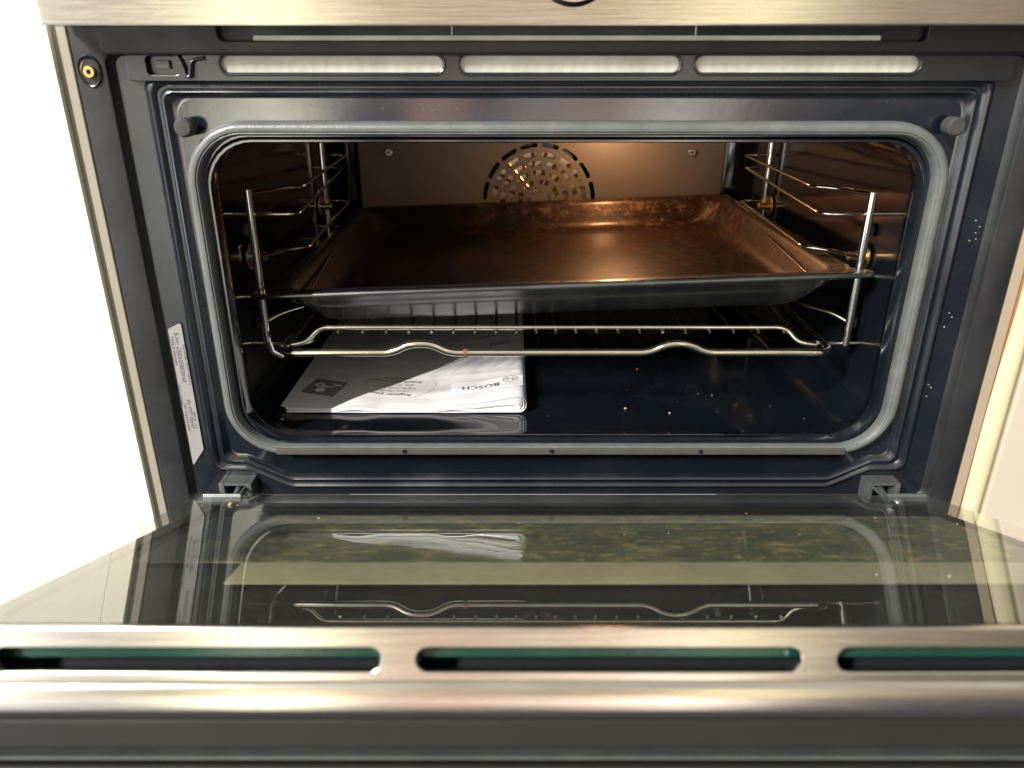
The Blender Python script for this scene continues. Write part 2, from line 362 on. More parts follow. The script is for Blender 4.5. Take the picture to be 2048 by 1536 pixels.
def text_mesh(s, size, bold=0.0, space=1.0, shear=0.0):
    cu = bpy.data.curves.new('t', 'FONT'); cu.body = s; cu.size = size; cu.align_x = 'CENTER'; cu.align_y = 'CENTER'
    cu.extrude = .00004; cu.offset = bold; cu.space_character = space; cu.shear = shear; cu.resolution_u = 3
    o = bpy.data.objects.new('tmp', cu); COL.objects.link(o)
    dg = bpy.context.evaluated_depsgraph_get(); me = bpy.data.meshes.new_from_object(o.evaluated_get(dg))
    bpy.data.objects.remove(o); bpy.data.curves.remove(cu); me.materials.clear(); return me
def cyl(name, c, axis, r, h, m, parent=None, n=20, bev=.0004, r2=None):
    bm = bmesh.new(); r2 = r if r2 is None else r2
    prof = [(0.0, -h / 2), (r - bev, -h / 2), (r, -h / 2 + bev), (r2, h / 2 - bev), (r2 - bev, h / 2), (0.0, h / 2)]
    q = Vector((0, 0, 1)).rotation_difference(Vector(axis)).to_matrix(); c = Vector(c)
    rings = []
    for (rr, zz_) in prof:
        if rr == 0: rings.append([bm.verts.new(c + q @ Vector((0, 0, zz_)))])
        else: rings.append([bm.verts.new(c + q @ Vector((rr * math.cos(2 * math.pi * j / n), rr * math.sin(2 * math.pi * j / n), zz_))) for j in range(n)])
    for A, B in zip(rings, rings[1:]):
        for j in range(n):
            if len(A) == 1: bm.faces.new((A[0], B[j], B[(j + 1) % n]))
            elif len(B) == 1: bm.faces.new((A[j], A[(j + 1) % n], B[0]))
            else: bm.faces.new((A[j], A[(j + 1) % n], B[(j + 1) % n], B[j]))
    return link(name, from_bm(bm), m, parent, 40)

# ================================================================== OVEN
oven = thing('built_in_oven', 'open black built-in oven with stainless steel control panel and lowered glass door', 'oven', (0, 0, -.31))

# ---- pressed steel front frame
ff = loft('front_frame', [
    frame(.2945, .028, -.318, .004, .030), frame(.2945, .028, -.318, .004, .0012), frame(.2935, .0275, -.317, .004, .0),
    frame(.2775, .0090, -.300, .006, .0), frame(.2762, .0085, -.2990, .006, .0006), frame(.2745, .0080, -.2970, .006, .0045),
    frame(.2725, .0075, -.2960, .006, .0060)], M['flange'], oven)
relief = loft('frame_recess', [
    frame(.2725, .0078, -.2955, .006, .0060),
    frame(.2580, -.0045, -.2895, .006, .0062, -.2760), frame(.2556, -.0060, -.2880, .006, .0036, -.2735), frame(.2540, -.0072, -.2870, .006, .0026, -.2722),
    frame(.2525, -.0082, -.2860, .006, .0030, -.2708), frame(.2505, -.0095, -.2845, .006, .0052, -.2692), frame(.2490, -.0105, -.2832, .006, .0052, -.2678),
    frame(.2475, -.0117, -.2820, .006, .0030, -.2664), frame(.2462, -.0127, -.2810, .006, .0026, -.2655), frame(.2448, -.0135, -.2800, .006, .0034, -.2645),
    frame(.2432, -.0146, -.2788, .008, .0055, -.2633), frame(.2420, -.0155, -.2775, .010, .0058, -.2622)], M['bead'], oven)
face = loft('sealing_face', [
    frame(.2420, -.0155, -.2775, .010, .0058, -.2622), frame(.2416, -.0160, -.2770, .010, .0060, -.2617), frame(.2405, -.0170, -.2760, .011, .0060, -.2605), frame(.2300, -.0377, -.2513, .030, .0060),
    frame(.2290, -.0385, -.2508, .030, .0060), frame(.2278, -.0395, -.2500, .030, .0040), frame(.2268, -.0402, -.2495, .030, .0022), frame(.2256, -.0412, -.2486, .030, .0022),
    frame(.2246, -.0420, -.2480, .029, .0040), frame(.2240, -.0425, -.2478, .029, .0110)], M['enamel'], oven)
cav = loft('cavity_lining', [
    frame(.2240, -.0425, -.2478, .029, .0112), frame(.2262, -.0400, -.2505, .032, .0200), frame(.2370, -.0320, -.2520, .034, .0300), frame(.2385, -.0305, -.2520, .034, .0420),
    frame(.2385, -.0305, -.2520, .034, .4200), frame(.2360, -.0320, -.2515, .034, .4460), frame(.2250, -.0400, -.2450, .030, .4550)], M['cavity'], oven, close_last=True)

# ---- door gasket: one flattened tube round the opening
gl_ = []
for w, y in ((-.0050, .0056), (-.0048, .0010), (-.0040, -.0018), (-.0024, -.0031), (-.0006, -.0034), (.0008, -.0031), (.0014, -.0022), (.0020, -.0024), (.0029, -.0014), (.0034, .0010), (.0036, .0056)):
    gl_.append(rloop([(-.2340 - -w * 1, -.0342 - w, .034 - w) if 0 else (-(.2338 - w), -.0342 - w, .0335 - w), (.2338 - w, -.0342 - w, .0335 - w), (.2338 - w, -.2538 + w * .8, .0345 - w), (-(.2338 - w), -.2538 + w * .8, .0345 - w)], y, 12))
loft('door_gasket', gl_, M['gasket'], oven)
M['sill'] = metal('sill_metal', (.085, .08, .065), .4, 60, wear_shade=(.10, .05, .03), metallic=.3)
rail = box('sill_strip', -.205, .205, -.0048, -.0030, -.2562, -.2515, M['sill'], oven, .0008); rail['label'] = 'thin tan metal strip along the lower edge of the opening'
for x in (-.1125, -.0065, .1005): cyl('screw_hole', (x, -.0054, -.2530), (0, 1, 0), .0016, .0012, M['black'], oven, 12)

# ---- ventilation slot plate above the opening
holes = [slot_pts(-.2085, -.0755, -.0022, .0078), slot_pts(-.0665, .0650, -.0022, .0078), slot_pts(.0738, .2075, -.0022, .0078), slot_pts(-.2530, -.2325, -.0036, .0076, r=.003)]
me = curve_plate(slot_pts(-.2640, .2640, -.0062, .0086, r=.003), holes, .0006, .0005)
link('vent_plate', xf(me, Matrix.Translation((0, .0022, 0)) @ TOXZ), M['bead'], oven)
for a, c_ in ((-.2085, -.0755), (-.0665, .0650), (.0738, .2075)):
    bm = bmesh.new(); bm_tube(bm, [(p[0], .0010, p[1]) for p in slot_pts(a - .0006, c_ + .0006, -.0030, .0086)], .0007, 8, True); link('vent_slot_rim', from_bm(bm), M['bead'], oven, 60)
# rippled galvanised duct behind
bm = bmesh.new(); nx = 260
gv = [[bm.verts.new((-.2225 + .445 * i / nx, .0040 + .0003 * math.sin(i * 1.9 + j * .8) * math.sin(i * .37 + j) + .0008 * (j / 6) ** 2, -.0052 + .0150 * j / 6)) for j in range(7)] for i in range(nx + 1)]
for i in range(nx):
    for j in range(6): bm.faces.new((gv[i][j], gv[i + 1][j], gv[i + 1][j + 1], gv[i][j + 1]))
link('air_duct', from_bm(bm), M['duct'], oven, 60)
box('latch_block', -.2475, -.2395, .0035, .0120, .0002, .0050, M['steel_dark'], oven)
tube('latch_spring', fillet([(-.2330, .0004, .0088), (-.2300, -.0006, .0030), (-.2285, -.0012, -.0042), (-.2265, -.0012, -.0042), (-.2245, -.0004, .0050), (-.2170, .0004, .0062)], .003), .0011, M['bead'], oven)

# ---- top lip with the cut-out under the control panel
out = [(-.2738, .0096), (.2945, .0096), (.2945, .0290)]
out += [(.2060, .0290)] + [(.2060 - .004 * (1 - math.cos(R(a))) , .0185 - .004 * math.sin(R(a))) for a in range(0, 91, 15)]
out += [(-.2040 + .004 * (1 - math.cos(R(a))) - .002, .0185 - .004 * math.sin(R(a))) for a in range(90, -1, -15)] + [(-.2060, .0290), (-.2738, .0290)]
me = curve_plate(out, [], .0016, .0008)
link('top_lip', xf(me, Matrix.Translation((0, -.0035, 0)) @ TOXZ), M['flange'], oven)
tube('lip_edge', [(-.2735, -.0030, .0088), (.2930, -.0030, .0088)], .0012, M['flange'], oven)
box('fan_slot_back', -.21, .21, .030, .032, .010, .035, M['black'], oven)
box('fan_slot_rail', -.1860, .1800, -.0020, .0040, .0148, .0182, M['duct'], oven, .0012)
for x in (-.0700, .0720): box('fan_slot_rib', x - .0004, x + .0004, -.0010, .0060, .0182, .0260, M['duct'], oven, .0001)
for x, w in ((-.1945, .004), (.1935, .007)): box('mounting_tab', x - w, x + w, .0015, .0060, .0140, .0260, M['steel_dark'], oven)

# ---- control panel with the bottom of its knob
cp = box('control_panel', -.2945, .2945, -.0250, -.0040, .0222, .1180, M['steel'], oven, .0010)
bm = bmesh.new(); bm_tube(bm, [(-.0015 + .0215 * math.cos(a), -.0262, .0540 + .0215 * math.sin(a)) for a in [2 * math.pi * k / 48 for k in range(48)]], .0012, 8, True)
kn = link('knob_ring', from_bm(bm), M['black'], cp, 60)
cyl('control_knob', (-.0015, -.034, .0540), (0, -1, 0), .0190, .017, M['steel'], cp, 48, .001)

# ---- screw in a dished recess (left flange), bumpers
bm = bmesh.new(); q = []
prof = [(.0072, -.0002), (.0066, -.0010), (.0058, -.0006), (.0050, .0010), (.0040, .0014), (.0001, .0014)]
for rr, yy in prof: q.append([bm.verts.new((-.2855 + rr * math.cos(2 * math.pi * j / 28), yy - .0006, -.0010 + rr * 1.28 * math.sin(2 * math.pi * j / 28))) for j in range(28)])
for A, B in zip(q, q[1:]):
    for j in range(28): bm.faces.new((A[j], A[(j + 1) % 28], B[(j + 1) % 28], B[j]))
link('screw_recess', from_bm(bm), M['bead'], oven, 60)
scr = cyl('brass_screw', (-.2853, -.0012, -.0014), (0, 1, 0), .0034, .0030, M['brass'], oven, 20)
bm = bmesh.new()
for k in range(3): bm_box(bm, -.0016, .0016, -.0030, -.0026, -.0004, .0004, 0, lambda c, k=k: Matrix.Rotation(R(60 * k), 4, 'Y') @ c + Vector((-.2853, 0, -.0014)))
link('screw_socket', from_bm(bm), M['black'], scr)
for x, z in ((-.2330, -.0325), (.2325, -.0318)): cyl('rubber_bumper', (x, -.0030, z), (0, -1, 0), .0056, .0100, M['rubber'], oven, 28, .0012)

# ---- rating plate
lp = [(-.2708, -.1648), (-.2702, -.1636), (-.2622, -.1598), (-.2612, -.1606), (-.2612, -.2560), (-.2617, -.2575), (-.2702, -.2692), (-.2710, -.2690)]
lab = link('rating_label', xf(curve_plate(lp, [], .0002), Matrix.Translation((0, .0048, 0)) @ TOXZ), M['label'], oven, 0)
def vtext(s, size, x, z, bold=0.0):
    me = text_mesh(s, size, bold)
    me.transform(Matrix.Translation((x, .0045, z)) @ Matrix(((0, 1, 0, 0), (0, 0, -1, 0), (-1, 0, 0, 0), (0, 0, 0, 1))))
    link('label_lettering', me, M['ink'], lab, 0)
vtext('Made in Germany', .0030, -.2692, -.1800); vtext('Type H633BS1 220-240 V 50/60 Hz', .0021, -.2622, -.1900)
vtext('E-Nr. CSG635BS3B/65', .0040, -.2661, -.1850, .00004); vtext('FD 9707 00443', .0036, -.2661, -.2280, .00003)
vtext('BSH Hausgeraete GmbH', .0021, -.2690, -.2310); vtext('2990 W  16 A', .0024, -.2635, -.2330); vtext('Made in Germany', .0022, -.2705, -.2130)

# ---- back wall with fan grille
def arc_slot(cx, cz, r, w, a0, a1):
    o = []; n = 8
    da = w / 2 / r
    for k in range(n + 1): a = a0 + da + (a1 - a0 - 2 * da) * k / n; o.append((cx + (r + w / 2) * math.cos(a), cz + (r + w / 2) * math.sin(a)))
    e = a1 - da
    for k in range(1, 6): b_ = math.pi * k / 6; o.append((cx + r * math.cos(e) + w / 2 * math.cos(e + b_), cz + r * math.sin(e) + w / 2 * math.sin(e + b_)))
    for k in range(n + 1): a = a1 - da - (a1 - a0 - 2 * da) * k / n; o.append((cx + (r - w / 2) * math.cos(a), cz + (r - w / 2) * math.sin(a)))
    e = a0 + da
    for k in range(1, 6): b_ = math.pi + math.pi * k / 6; o.append((cx + r * math.cos(e) + w / 2 * math.cos(e + b_), cz + r * math.sin(e) + w / 2 * math.sin(e + b_)))
    return o
FX, FZ = -.0025, -.1475
hl = []
for r, n, w, off in ((.0655, 16, .0056, 0), (.0545, 16, .0066, 0), (.0440, 14, .0066, 6), (.0335, 10, .0066, 0), (.0230, 8, .0060, 10), (.0125, 5, .0056, 0)):
    for k in range(n):
        g = (.0030 + w * .15) / r; a0 = R(off) + 2 * math.pi * k / n + g / 2; a1 = R(off) + 2 * math.pi * (k + 1) / n - g / 2
        hl.append(arc_slot(FX, FZ, r, w, a0, a1))
me = curve_plate(slot_pts(-.2165, .2165, -.2480, -.0380, r=.006), hl, .0010, .0003)
bw = link('fan_cover', xf(me, Matrix.Translation((0, .4400, 0)) @ TOXZ), M['backwall'], oven, 30)
for x in (-.1805, .1780):
    cyl('cover_screw', (x, .4380, -.0905), (0, 1, 0), .0042, .0030, M['screwdark'], bw, 18); cyl('screw_dot', (x, .4362, -.0905), (0, 1, 0), .0015, .001, M['black'], bw, 8, .0002)
    bm = bmesh.new(); bm_tube(bm, [(x + .0125 * math.cos(a), .4398, -.0905 + .0125 * math.sin(a)) for a in [2 * math.pi * k / 32 for k in range(32)]], .0008, 6, True); link('screw_dimple', from_bm(bm), M['backwall'], bw, 60)
fan = cyl('fan_disc', (FX, .4515, FZ), (0, 1, 0), .0590, .0012, M['fan'], oven, 40, .0003)
bm = bmesh.new()
for k in range(22):
    a = 2 * math.pi * k / 22
    bm_box(bm, .018, .056, -.0035, .0030, -.0006, .0006, 0, lambda c, a=a: Matrix.Translation((FX, .4472, FZ)) @ Matrix.Rotation(-a, 4, 'Y') @ Matrix.Rotation(R(28), 4, 'X') @ c)
link('fan_blades', from_bm(bm), M['fan'], fan)
cyl('fan_hub', (FX, .447, FZ), (0, 1, 0), .008, .009, M['fan'], fan, 20)
cyl('oven_lamp', (.085, .27, -.0340), (0, 0, 1), .018, .006, M['bulb'], oven, 24)

# ---- side racks
LV = [(-.0830, -.0980), (-.1300, -.1450), (-.1770, -.1985)]
for sx in (-1, 1):
    X_ = .2262; XB = .2320
    fp = tube('side_rack', [(sx * X_, .070, -.0800), (sx * X_, .070, -.1950), (sx * (X_ - .0015), .0715, -.2040), (sx * (X_ - .006), .080, -.2120)] if sx < 0 else [(sx * X_, .070, -.0820), (sx * X_, .070, -.1990)], .0030, M['wire'], oven, 12)
    tube('rear_post', [(sx * XB, .322, -.0720), (sx * XB, .322, -.2300)], .0030, M['wire'], fp, 12)
    cyl('post_cap', (sx * XB, .322, -.0708), (0, 0, 1), .0030, .004, M['wire'], fp, 12)
    for i, (za, zb) in enumerate(LV):
        if sx < 0 and i == 1: za, zb = -.1300, -.1610
        if i == 2: pts = [(sx * X_, .073, za - .004), (sx * (X_ - .008), .082, za), (sx * .2000, .108, za), (sx * .1985, .150, za), (sx * .2080, .330, za), (sx * .2330, .333, za)]
        else: pts = [(sx * (X_ - .001), .073, za), (sx * .2110, .098, za), (sx * .1960, .108, za), (sx * .1980, .130, za), (sx * .2090, .332, za), (sx * .2340, .336, za)]
        tube('guide_rail', fillet(pts, .008, 4), .0015, M['chrome'], fp, 10)
        pts = [(sx * (X_ + .012), .072, zb + .0005), (sx * (X_ - .002), .072, zb), (sx * .1975, .073, zb), (sx * .1930, .080, zb), (sx * .2170, .352, zb), (sx * .2330, .353, zb)]
        tube('guide_rail', fillet(pts, .006, 4), .0015, M['chrome'], fp, 10)
    for y, x in ((.0890, .2366), (.3180, .2370)):
        cyl('fixing_disc', (sx * x, y, -.1330), (1, 0, 0), .0105, .0016, M['brass'] if sx > 0 else M['screwdark'], fp, 24)
        cyl('fixing_screw', (sx * (x - .006), y, -.1330), (1, 0, 0), .0035, .012, M['brass'] if sx > 0 else M['screwdark'], fp, 14)
    cyl('fixing_cap', (sx * .2366, .085, -.1850), (1, 0, 0), .0048, .0020, M['rubber'], fp, 18)
    cyl('fixing_cap', (sx * .2366, .085, -.1120), (1, 0, 0), .0048, .0020, M['rubber'], fp, 18)

# ---- hinge receivers
for sx in (-1, 1):
    bm = bmesh.new(); x0, x1 = sorted((sx * .2260, sx * .2500))
    bm_box(bm, x0, x0 + .004, -.0065, .010, -.2960, -.2795, .0008); bm_box(bm, x1 - .004, x1, -.0065, .010, -.2960, -.2795, .0008)
    bm_box(bm, x0 + .004, x1 - .004, -.0060, .010, -.2815, -.2795, .0005)
    h = link('hinge_receiver', from_bm(bm), M['steel_dark'], oven)
    box('hinge_socket', x0 + .004, x1 - .004, .003, .008, -.295, -.2815, M['black'], h)
    tube('hinge_arm', [(sx * .237, .004, -.2850), (sx * .2350, -.020, -.2860), (sx * .2330, -.055, -.2860)], .0026, M['steel_dark'], h)
    tube('hinge_tongue', [(sx * .2310, .002, -.2840), (sx * .2300, -.030, -.2800)], .0012, M['steel_dark'], h)

# ================================================================== DOOR, hanging open
A = R(21); HY, HZ = -.052, -.2613
dv = Vector((0, -math.cos(A), math.sin(A))); nv = Vector((0, math.sin(A), math.cos(A)))
def D(x, s, t): return Vector((x, HY, HZ)) + dv * s - nv * t
def dfn(c): return D(c.x, c.y, c.z)          # local (x, s, t)
def dbox(name, x0, x1, s0, s1, t0, t1, m, parent, bev=.0005): return box(name, x0, x1, s0, s1, t0, t1, m, parent, bev, dfn)
DM = Matrix(((1, 0, 0, 0), (0, dv.y, -nv.y, HY), (0, dv.z, -nv.z, HZ), (0, 0, 0, 1)))      # (x,s,t) -> world
door = dbox('door', -.2400, .2400, -.016, .2380, .0380, .0440, M['black'], oven, .001)
for sx in (-1, 1): a, b_ = sorted((sx * .2300, sx * .2395)); dbox('door_side_profile', a, b_, -.004, .2380, .0070, .0375, M['black'], door, .001)
dbox('door_bottom_profile', -.2295, .2295, -.004, .0060, .0080, .0375, M['black'], door)
box('inner_glass', -.2400, .2400, .0, .2405, .0000, .0036, M['glass'], door, .0, dfn)
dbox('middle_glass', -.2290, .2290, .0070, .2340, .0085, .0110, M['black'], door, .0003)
wp = curve_plate(slot_pts(-.2180, .2280, .0350, .1395, r=.004), [], .0004)
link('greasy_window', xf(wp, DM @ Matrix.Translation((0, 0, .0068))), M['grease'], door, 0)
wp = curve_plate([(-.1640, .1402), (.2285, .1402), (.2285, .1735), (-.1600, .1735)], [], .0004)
link('sun_band', xf(wp, DM @ Matrix.Translation((0, 0, .0066))), M['olive'], door, 0)  # band of sunlight on the glass, painted as an olive sheet
for sx in (-1, 1):
    a, b_ = sorted((sx * .2150, sx * .2405)); dbox('glass_clip', a, b_, -.0030, .0010, -.0010, .0046, M['steel_dark'], door, .0006)
# stainless end cap with three air slots
SX = ((-.2105, -.0788), (-.0678, .0632), (.0743, .2060))
SL = [slot_pts(a, c_, .0062, .0154) for a, c_ in SX]
me = curve_plate(slot_pts(-.2450, .2450, .0003, .0176, r=.002), SL, .0008, .0005)
me.transform(DM @ Matrix(((1, 0, 0, 0), (0, 0, 1, .2444), (0, 1, 0, 0), (0, 0, 0, 1))))
cap = link('end_cap', me, M['steel'], door, 30)
bm = bmesh.new(); prof = [(.2415, .0002), (.2440, .0002)]
prof2 = [(.2444, .0177), (.2456, .0183), (.2463, .0192), (.2466, .0206), (.2466, .0240), (.2465, .0275), (.2458, .0300), (.2446, .0314), (.2430, .0318), (.2380, .0318)]
for pr in (prof, prof2):
    A_ = [bm.verts.new(D(-.2452, s, t)) for s, t in pr]; B_ = [bm.verts.new(D(.2452, s, t)) for s, t in pr]
    for i in range(len(pr) - 1): bm.faces.new((A_[i], B_[i], B_[i + 1], A_[i + 1]))
link('cap_rim', from_bm(bm), M['steel'], cap, 60)
for x0, x1 in SX:
    bm = bmesh.new(); q0 = slot_pts(x0 + .0003, x1 - .0003, .0065, .0151)
    for j in range(len(q0)):
        (xa, ta), (xb, tb) = q0[j], q0[(j + 1) % len(q0)]
        bm.faces.new([bm.verts.new(D(xa, .2446, ta)), bm.verts.new(D(xb, .2446, tb)), bm.verts.new(D(xb, .2424, tb)), bm.verts.new(D(xa, .2424, ta))])
    bmesh.ops.remove_doubles(bm, verts=bm.verts, dist=1e-6); link('slot_collar', from_bm(bm), M['steel'], cap, 60)
dbox('green_pane_edge', -.239, .239, .2350, .2385, .0072, .0125, M['green'], cap, .0003)
dbox('pane_highlight', -.239, .239, .2348, .2390, .0060, .0070, M['glassedge'], cap, .0002)
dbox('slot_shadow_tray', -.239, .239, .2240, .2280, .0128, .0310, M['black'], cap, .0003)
dbox('lower_trim', -.2452, .2452, .2350, .2430, .0322, .0425, M['blackplastic'], door, .0012)
dbox('outer_glass_edge', -.2455, .2455, -.010, .2436, .0450, .0460, M['glassedge'], door, .0006)
dbox('front_sheet', -.2455, .2455, -.010, .2450, .0474, .0620, M['blackplastic'], door, .001)

# ================================================================== WIRE SHELF
sh = thing('wire_shelf', 'chromed wire shelf with two finger bumps in its front bar, below the baking tray', 'oven shelf', (0, .25, -.207))
Yf = .0445; zf = -.1960; KX = .9466
def kx(x): return -.035 + (x + .035) * KX
pts = [(-.2190, .075, -.1940), (-.2185, .052, zf + .001), (-.2120, Yf, zf), (-.1300, Yf, zf), (-.1160, Yf - .001, zf + .0074), (-.0985, Yf - .001, zf + .0074), (-.0850, Yf, zf), (.0740, Yf, zf), (.0880, Yf - .001, zf + .0074), (.1040, Yf - .001, zf + .0074), (.1180, Yf, zf), (.2130, Yf, zf), (.2185, .052, zf + .001), (.2190, .075, -.1940)]
pts = [(kx(x), y, z) for x, y, z in pts]
fb = tube('front_bar', fillet(pts, .010, 6), .0029, M['chrome'], sh, 14)
for x in (-.2035, .2045): cyl('bar_joint', (kx(x), Yf, zf), (1, 0, 0), .0032, .0012, M['chrome'], fb, 16, .0003)
bm = bmesh.new(); bm_tube(bm, [(kx(-.0735) + .0030 * i / 6, Yf, zf) for i in range(7)], [.0030, .0031, .00315, .0031, .0032, .00312, .0030], 12); link('rust_spot', from_bm(bm), M['rust'], fb, 60)
zt = -.1847
pts = [(-.2140, .060, -.1950), (-.2090, .060, -.1948), (-.2020, .064, -.1935), (-.1955, .069, -.1868), (-.1890, .070, zt), (.1850, .070, zt), (.1915, .069, -.1868), (.1975, .064, -.1935), (.2050, .060, -.1948), (.2120, .060, -.1950)]
pts = [(kx(x), y, z) for x, y, z in pts]
tube('stop_bar', fillet(pts, .008, 5), .0020, M['chrome'], sh, 12)
for x in (-.1982, -.1777, -.1576, -.1383, -.1195, -.101, -.083, -.0653, -.0481, -.0313, -.0149, .0011, .0175, .0343, .0519, .0696, .0884, .1073, .127, .1466, .1671, .188):
    if x > -.197: tube('shelf_wire', [(kx(x), .0675, zt - .0031), (kx(x), .425, zt - .0031)], .00125, M['wire'], sh, 8)
for x in (-.2075, .2055): tube('side_bar', fillet([(x, .054, zf + .001), (x, .170, -.1925), (x, .436, -.1925)], .01, 3), .0024, M['wire'], sh, 10)
tube('rear_bar', [(-.2075, .432, -.1902), (.2055, .432, -.1902)], .0022, M['wire'], sh, 10)

# ================================================================== BAKING TRAY (tilted: its left side hangs lower)
tray = thing('baking_tray', 'dark burnt enamel baking tray with sloping sides, sitting slightly crooked on the side racks', 'baking tray', (.002, .2425, -.1765), local=True, rot=(0, R(-2.1), 0))
def trl(hx, y0, y1, r, z): return [Vector((p.x, p.z, z)) for p in rloop([(-hx, y1, r), (hx, y1, r), (hx, y0, r), (-hx, y0, r)], 0, 8)]
fl = .0300  # rim above the tray floor
inner = [trl(.2200, -.1865, .1875, .012, fl + .0012), trl(.2165, -.1820, .1845, .014, fl + .0014), trl(.2120, -.1765, .1800, .018, fl + .0004), trl(.2095, -.1735, .1775, .021, fl - .0018), trl(.2080, -.1720, .1760, .022, fl - .005),
         trl(.2010, -.1655, .1690, .026, .0090), trl(.1985, -.1630, .1665, .027, .0045), trl(.1940, -.1590, .1620, .027, .0012), trl(.1880, -.1530, .1560, .026, .0), trl(.1840, -.1490, .1520, .026, .0)]
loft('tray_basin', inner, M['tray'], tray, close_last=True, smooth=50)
outer = [trl(.2206, -.1878, .1881, .012, fl + .0006), trl(.2210, -.1888, .1885, .012, fl - .0016), trl(.2195, -.1875, .1870, .012, fl - .0032), trl(.2150, -.1830, .1825, .016, fl - .0036), trl(.2115, -.1800, .1790, .020, fl - .0060), trl(.2100, -.1785, .1775, .022, fl - .0100),
         trl(.2050, -.1720, .1720, .025, .0130), trl(.2010, -.1660, .1690, .026, .0060), trl(.1950, -.1590, .1640, .027, .0000), trl(.1890, -.1540, .1570, .027, -.0016), trl(.1840, -.1490, .1520, .026, -.0016)]
loft('tray_underside', outer, M['tray_out'], tray, close_last=True, smooth=50)
# front flange: only the strip outside the basin
for sx in (-1, 1):
    bm = bmesh.new()
    P_ = [(sx * .2155, -.1790), (sx * .2155, -.1893), (sx * .2260, -.1893), (sx * .2288, -.1880), (sx * .2298, -.1850), (sx * .2290, -.1800), (sx * .2240, -.1760), (sx * .2195, -.1700)]
    a = [bm.verts.new((x, y, fl + .0010)) for x, y in P_]; b2 = [bm.verts.new((x, y, fl - .0020)) for x, y in P_]
    bm.faces.new(a); bm.faces.new(b2[::-1])
    for i in range(len(P_)): bm.faces.new((a[i], a[(i + 1) % len(P_)], b2[(i + 1) % len(P_)], b2[i]))
    link('rim_corner', from_bm(bm), M['tray_out'], tray, 50)
tube('rolled_front_edge', fillet([(-.2290, -.1800, fl - .0006), (-.2285, -.1888, fl - .0008), (.2285, -.1888, fl - .0008), (.2290, -.1800, fl - .0006)], .004, 5), .0022, M['tray_out'], tray, 10)

# ================================================================== BOOKLET
bk = thing('instruction_booklet', 'folded grey instruction booklet lying on the oven floor at the left', 'booklet', (-.12, .19, -.2518))
ZF = -.2517
def lift(u):     # the stack waves: it rises off the floor in shallow arches
    return .0021 * max(0, math.sin((u - .20) * 15.5)) ** 1.2 * (.20 < u < .80) 
def tear(u): return max(0, (u - .66) / .34)
def top_z(x):     # height of the cover over the floor across its width
    u = (x + .218) / .1935
    return .0034 + .0030 * max(0, 1 - u * 4) + lift(u) + .0135 * tear(u) ** 1.25 - .0026 * tear(u) ** 7
def sheet(k, n):
    f = k / (n - 1); o = []      # nested page k: 0 = cover
    xl = -.218 + .0011 * k; xr = -.0252 - .0046 * f
    m_ = 60
    for i in range(m_ + 1):
        x = xl + (xr - .004 - xl) * i / m_; u = (x + .218) / .1935
        th_ = .0030 + .0028 * max(0, 1 - u * 5) + .0125 * tear(u) ** 1.25
        o.append((x, top_z(x) - th_ * f * (.62 if tear(u) <= 0 else .62 - .18 * min(1, tear(u) * 2)) - .0001 * k))
    zc = o[-1][1]; zb_ = .0007 + f * .0034; h = (zc - zb_) / 2
    for i in range(1, 9):
        a = math.pi / 2 - math.pi * i / 8; o.append((xr - .004 + max(.0040, h * .85) * math.cos(a) * (1 - .15 * f), zb_ + h + h * math.sin(a)))
    for i in range(1, 46):
        x = xr - .004 + (xl + .002 - xr) * i / 45; u = (x + .218) / .1935
        low = (.0003 + .0004 * abs(math.sin(u * 9))) if k == 0 else (.0004 + lift(u) * .95 + .0003 * (n - k) / n + f * .0006)
        o.append((x, low + (zb_ - low) * max(0, 1 - i / 9) ** 1.5))
    return o
NS = 6
for k in range(NS):
    prof_ = sheet(k, NS); bm = bmesh.new(); th = .00020; ny = 12; y0, y1 = .0560 + .0006 * (k % 3), .3350
    inn = []
    for i in range(len(prof_)):
        a = prof_[max(0, i - 1)]; c = prof_[min(len(prof_) - 1, i + 1)]; tx, tz = c[0] - a[0], c[1] - a[1]; l_ = math.hypot(tx, tz) or 1
        inn.append((prof_[i][0] + tz / l_ * th, prof_[i][1] - tx / l_ * th))
    ring_ = prof_ + inn[::-1]; rows = []
    for j in range(ny + 1):
        y = y0 + (y1 - y0) * j / ny; fl_ = 1 - .25 * j / ny
        rows.append([bm.verts.new((x, y, ZF + .0001 + z * (1 - .25 * j / ny * min(1, max(0, z - .003) / .002)))) for x, z in ring_])
    m2 = len(ring_); h2 = len(prof_)
    for A_, B_ in zip(rows, rows[1:]):
        for i in range(m2): bm.faces.new((A_[i], A_[(i + 1) % m2], B_[(i + 1) % m2], B_[i]))
    for A_ in (rows[0], rows[-1]):
        for i in range(h2 - 1): bm.faces.new((A_[i], A_[i + 1], A_[m2 - 2 - i], A_[m2 - 1 - i]))
    link('cover' if k == 0 else 'page', from_bm(bm), M['cover'] if k == 0 else M['paper'], bk, 60)
cov = [c for c in COL.objects if c.name == 'cover'][0]
def on_cover(me, cx, cy, lift=.0006, rot=180):
    me.transform(Matrix.Translation((cx, cy, 0)) @ Matrix.Rotation(R(rot), 4, 'Z'))
    for v in me.vertices:
        z = top_z(v.co.x); fl_ = 1 - .25 * (v.co.y - .056) / .279 * min(1, max(0, z - .003) / .002)
        v.co.z = ZF + .0001 + z * fl_ + lift + v.co.z
    return me
